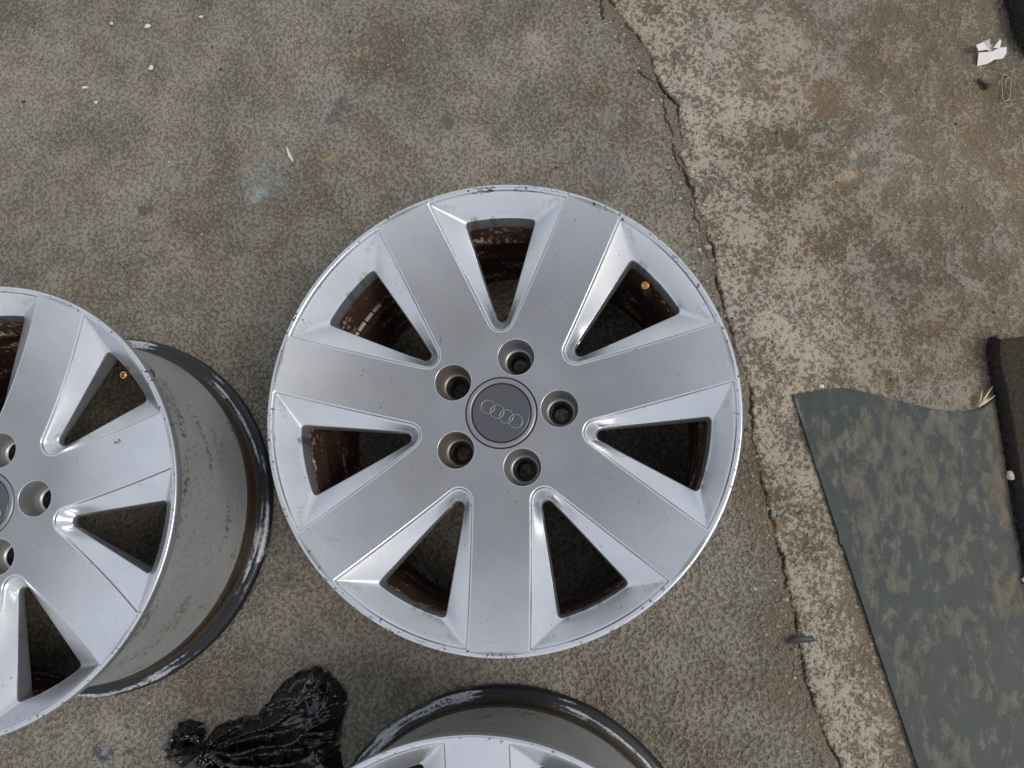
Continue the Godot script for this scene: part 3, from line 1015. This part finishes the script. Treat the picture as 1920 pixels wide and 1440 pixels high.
func build_bag() -> void:
	var t := thing("plastic_bag", "crumpled glossy black plastic bag at the bottom edge, its knotted end to the left", "plastic bag")
	var body := PackedVector2Array([Vector2(-0.4601, 0.2464), Vector2(-0.4488, 0.2278), Vector2(-0.4398, 0.2201), Vector2(-0.3959, 0.2087), Vector2(-0.384, 0.1958), Vector2(-0.3693, 0.1752), Vector2(-0.3479, 0.1602), Vector2(-0.3261, 0.1534), Vector2(-0.3132, 0.1579), Vector2(-0.298, 0.1738), Vector2(-0.2895, 0.1823), Vector2(-0.2912, 0.2023), Vector2(-0.2971, 0.2364), Vector2(-0.2967, 0.2448), Vector2(-0.2918, 0.2586), Vector2(-0.282, 0.3023), Vector2(-0.3327, 0.3258), Vector2(-0.4128, 0.3287), Vector2(-0.4687, 0.2974)])
	var knot := PackedVector2Array([Vector2(-0.5091, 0.2501), Vector2(-0.4994, 0.2343), Vector2(-0.4928, 0.2207), Vector2(-0.4783, 0.2152), Vector2(-0.4683, 0.2178), Vector2(-0.4591, 0.2199), Vector2(-0.4593, 0.2332), Vector2(-0.4510, 0.2446), Vector2(-0.4500, 0.2677), Vector2(-0.4865, 0.2712), Vector2(-0.4961, 0.2572)])
	var m := mat(rgb(8, 8, 9), 0.17)
	m.metallic_specular = 0.65
	part("body", crumpled(body, 0.037, 0.0016, 401, Vector2(0.86, -0.5)), m, t)
	part("knotted_end", crumpled(knot, 0.022, 0.0013, 409, Vector2(0.4, -0.9)), m, t)

# crumpled film over an outline: facets between random creases, long folds along one direction
func crumpled(poly: PackedVector2Array, high: float, step: float, seed_: int, along: Vector2) -> ArrayMesh:
	var g := Geo.new()
	var r := RandomNumberGenerator.new()
	r.seed = seed_
	var fold := noise(FastNoiseLite.TYPE_SIMPLEX_SMOOTH, 1.0, 1, seed_)
	var neck := Vector2(-0.452, 0.243)           # the film is gathered here
	along = along.normalized()
	var side := along.orthogonal()
	var creases := []
	for k in 130:
		var c0 := poly[r.randi() % poly.size()].lerp(poly[r.randi() % poly.size()], r.randf())
		var pull := (c0 - neck).angle() if r.randf() < 0.7 else r.randf() * TAU
		creases.append([c0, Vector2.from_angle(pull + r.randf_range(-0.45, 0.45)), r.randf_range(0.012, 0.045), r.randf_range(0.0025, 0.0085), r.randf_range(0.0016, 0.0058) * (1.0 if r.randf() < 0.7 else -0.8)])
	var lo := Vector2(9, 9)
	var hi := Vector2(-9, -9)
	for p in poly:
		lo = lo.min(p)
		hi = hi.max(p)
	var pts := PackedVector2Array()
	for k in poly.size():                        # outline, a little ragged
		var a := poly[k]
		var b := poly[(k + 1) % poly.size()]
		var n := maxi(1, int(a.distance_to(b) / 0.004))
		for q in n:
			var w := a.lerp(b, float(q) / n)
			if q > 0: w += (b - a).orthogonal().normalized() * sin(float(q) * 1.7 + k) * 0.0016 + Vector2(r.randf_range(-1, 1), r.randf_range(-1, 1)) * 0.0014
			pts.append(w)
	var rim := pts.size()
	var c := (lo + hi) * 0.5
	var ext := (hi - lo).length() * 0.55
	var u := -ext
	while u < ext:
		var w := -ext
		while w < ext:
			var p := c + along * (u + r.randf_range(-0.5, 0.5) * step * 1.15) + side * (w + r.randf_range(-0.5, 0.5) * step)
			w += step
			if inside(poly, p) > 0.0035: pts.append(p)
		u += step * 1.15
	var y := PackedFloat32Array()
	for k in pts.size():
		if k < rim:
			y.append(0.0010)
			continue
		var d := inside(poly, pts[k])
		var dome := high * (1.0 - exp(-d / 0.013))
		var q := pts[k]
		var ro := (q - neck).length()
		var ph := (q - neck).angle()
		var live := clampf(d / 0.010, 0.4, 1.0)
		var r1 := 1.0 - 2.0 * absf(fold.get_noise_2d(ph * 2.6, ro * 9.0))
		var h := 0.0
		for e in creases:
			var v: Vector2 = q - e[0]
			var lo_: float = 1.0 - absf(v.dot(e[1])) / e[2]
			if lo_ <= 0.0: continue
			var ac: float = 1.0 - absf(v.cross(e[1])) / (e[3] * (0.5 + 0.5 * lo_))
			if ac > 0.0: h += e[4] * ac * minf(lo_ * 2.0, 1.0)
		y.append(maxf(0.002, dome * (0.66 + 0.34 * r1) + h * live - 0.002))
	var tris := Geometry2D.triangulate_delaunay(pts)
	var sm := {}
	var faces := []
	for k in range(0, tris.size(), 3):
		var a := tris[k]
		var b := tris[k + 1]
		var d := tris[k + 2]
		var mid := (pts[a] + pts[b] + pts[d]) / 3.0
		if not Geometry2D.is_point_in_polygon(mid, poly) and inside(poly, mid) < -0.001: continue
		var A := Vector3(pts[a].x, y[a], pts[a].y)
		var B := Vector3(pts[b].x, y[b], pts[b].y)
		var D := Vector3(pts[d].x, y[d], pts[d].y)
		var nn := (D - A).cross(B - A)
		if nn.y < 0.0:
			faces.append([a, d, b])
			nn = -nn
		else:
			faces.append([a, b, d])
		for q in [a, b, d]: sm[q] = sm.get(q, Vector3.ZERO) + nn.normalized()
	# every facet is split into a small curved patch, so the film bends between its creases
	var n := 1
	for f in faces:
		var P := []
		var N := []
		for q in f:
			P.append(Vector3(pts[q].x, y[q], pts[q].y))
		var fn: Vector3 = (P[2] - P[0]).cross(P[1] - P[0]).normalized()
		for q in f: N.append((fn * 0.7 + sm[q].normalized()).normalized())
		var base := g.v.size()
		for a in n + 1:
			for b in n + 1 - a:
				var wa := float(a) / n
				var wb := float(b) / n
				var wc := 1.0 - wa - wb
				var p: Vector3 = P[0] * wc + P[1] * wa + P[2] * wb
				g.v.append(p)
				g.n.append((N[0] * wc + N[1] * wa + N[2] * wb).normalized())
				g.t.append(Vector2(p.x, p.z) * 8.0)
		var at := func(a: int, b: int) -> int: return base + a * (n + 1) - a * (a - 1) / 2 + b
		for a in n:
			for b in n - a:
				g.i.append_array(PackedInt32Array([at.call(a, b), at.call(a + 1, b), at.call(a, b + 1)]))
				if a + b < n - 1:
					g.i.append_array(PackedInt32Array([at.call(a + 1, b), at.call(a + 1, b + 1), at.call(a, b + 1)]))
	return g.mesh()

func sheet(g: Geo, p: Array, th: float) -> void:
	# a thin two-sided fold: fan of flat facets with a little thickness
	for k in range(1, p.size() - 1):
		var a: Vector3 = p[0]
		var b: Vector3 = p[k]
		var c: Vector3 = p[k + 1]
		var nn := (c - a).cross(b - a).normalized()
		if nn.y < 0.0:
			var s := b
			b = c
			c = s
			nn = -nn
		g.tri(a + nn * th, b + nn * th, c + nn * th)
		g.tri(a - nn * th, c - nn * th, b - nn * th)
	for k in p.size():
		var a: Vector3 = p[k]
		var b: Vector3 = p[(k + 1) % p.size()]
		var up := Vector3.UP * th
		g.tri(a + up, b + up, b - up)
		g.tri(a + up, b - up, a - up)

func V(x: float, z: float, y: float) -> Vector3:
	return Vector3(x, y, z)

func pebble(size: Vector3, seed_: int) -> ArrayMesh:
	var s := SphereMesh.new()
	s.radius = 0.5
	s.height = 1.0
	s.radial_segments = 14
	s.rings = 8
	var arr := s.get_mesh_arrays()
	var v: PackedVector3Array = arr[Mesh.ARRAY_VERTEX]
	var f := noise(FastNoiseLite.TYPE_SIMPLEX_SMOOTH, 1.6, 2, seed_)
	for k in v.size():
		v[k] = v[k] * (1.0 + 0.45 * f.get_noise_3dv(v[k])) * size
	arr[Mesh.ARRAY_VERTEX] = v
	var st := SurfaceTool.new()
	st.create_from_arrays(arr)
	st.generate_normals()
	return st.commit()

func build_litter() -> void:
	var white := mat(rgb(214, 210, 206), 0.85)
	# crumpled paper
	var g := Geo.new()
	sheet(g, [V(0.4838, -0.5831, 0.009), V(0.4838, -0.569, 0.002), V(0.4961, -0.5712, 0.0028), V(0.4995, -0.5832, 0.0095)], 0.00015)
	sheet(g, [V(0.4995, -0.5832, 0.0095), V(0.4961, -0.5712, 0.0028), V(0.5039, -0.5756, 0.0035), V(0.5075, -0.5872, 0.0105)], 0.00015)
	sheet(g, [V(0.5075, -0.5872, 0.0105), V(0.5039, -0.5756, 0.0035), V(0.5134, -0.5762, 0.004), V(0.517, -0.5808, 0.006), V(0.5173, -0.5881, 0.009), V(0.511, -0.5890, 0.007)], 0.00015)
	sheet(g, [V(0.4798, -0.5908, 0.013), V(0.4929, -0.5997, 0.005), V(0.4925, -0.585, 0.011), V(0.4828, -0.5838, 0.0115)], 0.00015)
	sheet(g, [V(0.4929, -0.5997, 0.005), V(0.4982, -0.5999, 0.011), V(0.4957, -0.5823, 0.0125), V(0.4925, -0.585, 0.011)], 0.00015)
	sheet(g, [V(0.4975, -0.592, 0.004), V(0.5015, -0.5945, 0.009), V(0.503, -0.588, 0.004), V(0.4975, -0.585, 0.006)], 0.00015)
	sheet(g, [V(0.5011, -0.588, 0.009), V(0.5084, -0.5974, 0.013), V(0.5126, -0.5977, 0.008), V(0.5100, -0.5887, 0.0075)], 0.00015)
	tag(part("crumpled_paper", g.mesh(), white, self), "crumpled piece of white paper on the concrete in the upper right", "paper")
	# paper clip
	var wire := smooth_path([Vector2(0.5136, -0.5362), Vector2(0.5139, -0.541), Vector2(0.5143, -0.5458), Vector2(0.5161, -0.5493), Vector2(0.5187, -0.5497), Vector2(0.5205, -0.5472), Vector2(0.5196, -0.542), Vector2(0.5184, -0.534), Vector2(0.5172, -0.5276), Vector2(0.5150, -0.5217), Vector2(0.5122, -0.5199), Vector2(0.5098, -0.5208), Vector2(0.5088, -0.5245), Vector2(0.5098, -0.5376), Vector2(0.5113, -0.552), Vector2(0.5134, -0.5551), Vector2(0.5162, -0.5556), Vector2(0.5181, -0.5538), Vector2(0.5186, -0.5500)], 0.0026, 6)
	for k in wire.size(): wire[k].y += 0.0012 * sin(k * 0.05)
	tag(part("paper_clip", tube(wire, 0.0005, 8), mat(rgb(176, 166, 150), 0.35, 0.85), self), "bent steel wire paper clip below the crumpled paper", "paper clip")
	# small rusty screw
	var sc := thing("screw", "short rusty dark screw lying left of the paper clip", "screw", Vector3(0.4892, 0.0034, -0.5430), 0.0)
	sc.basis = Basis(Vector3(0.0145, 0, 0.0148).normalized(), Vector3.UP, Vector3(0.0145, 0, 0.0148).normalized().cross(Vector3.UP))
	sc.basis = Basis(Vector3.UP, deg_to_rad(-45.6)) * Basis(Vector3.BACK, deg_to_rad(90.0))
	var rust := mat(rgb(58, 48, 40), 0.7, 0.3)
	var thread := []
	for k in 9:
		thread.append(Vector2(0.0024, -0.001 + k * 0.0012))
		thread.append(Vector2(0.0019, -0.0004 + k * 0.0012))
	thread.append(Vector2(0.0003, 0.0110))
	thread.reverse()
	part("thread", turned(thread, 20), rust, sc)
	part("head", turned(soft([Vector2(0.00001, -0.001), Vector2(0.0030, -0.001), Vector2(0.0038, -0.0030), Vector2(0.0036, -0.0058), Vector2(0.0012, -0.0062), Vector2(0.00001, -0.0052)], 0.0004), 20), rust, sc)
	# straw
	tag(part("dry_straw", tube(smooth_path([Vector2(0.5054, -0.5092), Vector2(0.510, -0.512), Vector2(0.5146, -0.5134), Vector2(0.5231, -0.5158)], 0.002, 6), 0.0006, 6, 0.5), mat(rgb(164, 142, 112), 0.8), self), "thin pale dry stalk below the paper clip", "stalk")
	# dry husk at the corner of the rubber mat
	var husk := thing("dry_husk", "pale dry grass husk of thin blades between the rubber mat and the carpet mat", "grass husk", Vector3(0.4384, 0.0058, -0.1408))
	var hm := mat(rgb(206, 188, 156), 0.8)
	for e in [[0.0045, -0.0205, 0.004], [0.0062, -0.0112, 0.006], [0.0148, -0.0236, 0.007], [0.0090, -0.0110, 0.009], [0.0192, -0.0138, 0.004], [0.0035, -0.0140, 0.003]]:
		var b := Geo.new()
		var d := Vector3(e[0], e[2], e[1])
		var s := d.cross(Vector3.UP).normalized() * 0.0011
		b.tri(-s * 0.4, d * 0.4 - s + Vector3.UP * 0.0006, d)
		b.tri(-s * 0.4, d, d * 0.4 + s)
		b.tri(s * 0.4, -s * 0.4, d * 0.4 + s)
		part("blade", b.mesh(), hm, husk)
	# curved shard of black plastic over the crack
	var sh := Geo.new()
	var rows := []
	for k in 5:
		var f := k / 4.0
		var r := PackedVector3Array()
		for j in 15:
			var q := j / 14.0
			var x := lerpf(0.2086, 0.2447, q)
			var belly := sin(PI * pow(q, 0.75))
			var z := 0.1205 - 0.0035 * q - belly * 0.0072 * (1.0 - f) + belly * 0.0008 * f
			r.append(Vector3(x, 0.0035 + belly * 0.0035 * (1.0 - absf(f - 0.35)) + 0.001 * q, z))
		rows.append(r)
	sh.grid(rows, [])
	var under := []
	for r in rows:
		var rr := PackedVector3Array()
		for p in r: rr.append(p - Vector3(0, 0.0014, 0))
		under.append(rr)
	sh.grid(under, [], true)
	sh.grid([rows[4], under[4]], [])
	sh.grid([rows[0], under[0]], [], true)
	tag(part("plastic_shard", sh.mesh(), mat(rgb(40, 42, 48), 0.45), self), "curved black plastic shard lying across the crack", "plastic shard")
	# pebbles and flakes that can be picked out
	var dull := mat(rgb(150, 140, 126), 0.9)
	var stone := mat(rgb(186, 174, 154), 0.85)
	var chalk := mat(rgb(204, 202, 196), 0.85)
	for e in [
		[Vector2(0.463, -0.0626), Vector3(0.0115, 0.009, 0.0125), stone, "cream pebble resting against the black edge of the carpet mat", 0.0078],
		[Vector2(0.4664, 0.0504), Vector3(0.011, 0.008, 0.010), chalk, "greyish white stone chip at the right edge on the soil below the carpet edge", 0.0078],
		[Vector2(0.2678, -0.1685), Vector3(0.006, 0.004, 0.005), chalk, "tiny white stone just above the wavy edge of the rubber mat", 0.002],
		[Vector2(0.1448, -0.345), Vector3(0.009, 0.006, 0.007), dull, "small pale stone lodged in the crack above the wheel", 0.001],
		[Vector2(0.121, -0.470), Vector3(0.008, 0.006, 0.0085), dull, "small round stone lodged high in the crack, nearer the top edge", 0.001],
		[Vector2(-0.6057, -0.6405), Vector3(0.007, 0.002, 0.007), chalk, "round white fleck alone on the upper left concrete", 0.001],
		[Vector2(-0.6165, -0.7065), Vector3(0.010, 0.002, 0.006), chalk, "largest white fleck near the top edge on the left", 0.001],
		[Vector2(-0.6721, -0.7148), Vector3(0.005, 0.002, 0.004), chalk, "leftmost white fleck near the top edge", 0.001],
		[Vector2(-0.5378, -0.7150), Vector3(0.006, 0.002, 0.004), chalk, "rightmost white fleck of the row near the top edge", 0.001],
		[Vector2(-0.7018, -0.6162), Vector3(0.009, 0.002, 0.004), chalk, "flat oblong white fleck far on the left", 0.001],
		[Vector2(-0.6825, -0.5920), Vector3(0.005, 0.002, 0.005), chalk, "small white fleck just below the flat oblong one on the left", 0.001],
	]:
		var o := part("pebble" if e[1].y > 0.003 else "white_fleck", pebble(e[1], int(e[0].x * 1000.0) + 77), e[2], self)
		o.position = Vector3(e[0].x, e[4] + e[1].y * 0.3, e[0].y)
		tag(o, e[3], "pebble" if e[1].y > 0.003 else "white fleck", "loose pebbles" if e[1].y > 0.003 else "white flecks on the upper left concrete")
	var sl := Geo.new()
	sheet(sl, [V(-0.4020, -0.5090, 0.002), V(-0.3990, -0.5075, 0.0032), V(-0.3895, -0.4880, 0.003), V(-0.3915, -0.4870, 0.002), V(-0.3975, -0.4950, 0.003)], 0.0003)
	tag(part("white_sliver", sl.mesh(), chalk, self), "thin white splinter lying on the concrete above the left wheel", "splinter")
	# grit too small and too many to count
	var mm := MultiMesh.new()
	mm.transform_format = MultiMesh.TRANSFORM_3D
	mm.use_colors = true
	mm.mesh = pebble(Vector3.ONE * 0.002, 5)
	mm.instance_count = 5200
	var line: Array = crack_lines()[0]
	for k in 5200:
		var x := rng.randf_range(-0.88, 0.56)
		var z := rng.randf_range(-0.79, 0.30)
		if k % 3 == 0:
			x = crack_at(line, z) + rng.randfn(-0.012, 0.016)
		elif k % 3 == 1:
			x = rng.randf_range(0.2, 0.56)
		var s := 0.3 + pow(rng.randf(), 4.0) * (2.4 if k % 3 == 0 else 1.3)
		var b := Basis(Vector3.UP, rng.randf() * TAU).scaled(Vector3(s, s * 0.6, s * rng.randf_range(0.6, 1.1)))
		mm.set_instance_transform(k, Transform3D(b, Vector3(x, ground_y(x, z) + 0.0003, z)))
		var c := rgb(176, 167, 152).lerp(rgb(72, 62, 52), rng.randf())
		mm.set_instance_color(k, c.srgb_to_linear())
	var grit := MultiMeshInstance3D.new()
	grit.name = numbered("grit")
	grit.multimesh = mm
	var gm := mat(Color(1, 1, 1), 0.9)
	gm.vertex_color_use_as_albedo = true
	grit.material_override = gm
	add_child(grit)
	tag(grit, "fine sandy grit strewn over the concrete and along the crack", "grit")
	grit.set_meta("kind", "stuff")

# ---------------------------------------------------------------- scene
func _ready() -> void:
	rng.seed = 20240611
	var cam := Camera3D.new()
	cam.name = "camera"
	cam.fov = 52.55
	cam.near = 0.05
	cam.far = 200.0
	cam.transform = Transform3D(Basis(Vector3(0.99463, -0.10353, 0.0), Vector3(0.01947, 0.18703, -0.98216), Vector3(0.10169, 0.97688, 0.18804)).orthonormalized(), Vector3(0.0, 0.9312, 0.0))
	add_child(cam)
	var sky_m := ProceduralSkyMaterial.new()
	sky_m.sky_top_color = Color(0.815, 0.838, 0.882)
	sky_m.sky_horizon_color = Color(0.90, 0.92, 0.95)
	sky_m.sky_curve = 0.2
	sky_m.ground_bottom_color = Color(0.36, 0.34, 0.32)
	sky_m.ground_horizon_color = Color(0.5, 0.5, 0.5)
	sky_m.energy_multiplier = 0.80
	var sky := Sky.new()
	sky.sky_material = sky_m
	var env := Environment.new()
	env.background_mode = Environment.BG_SKY
	env.sky = sky
	env.tonemap_mode = Environment.TONE_MAPPER_LINEAR
	env.tonemap_exposure = 1.42
	env.sdfgi_enabled = true
	env.ssao_enabled = true
	env.ssil_enabled = true
	var we := WorldEnvironment.new()
	we.name = "world_environment"
	we.environment = env
	add_child(we)
	var sun := DirectionalLight3D.new()
	sun.name = "sun"
	sun.light_energy = 0.40
	sun.light_angular_distance = 22.0
	sun.light_color = Color(1.0, 0.975, 0.94)
	sun.shadow_enabled = true
	add_child(sun)
	sun.look_at_from_position(Vector3(1.0, 1.35, 0.30), Vector3.ZERO)

	build_ground()
	build_sky_blockers()
	build_wheels()
	build_rubber_mat()
	build_carpets()
	build_bag()
	build_litter()
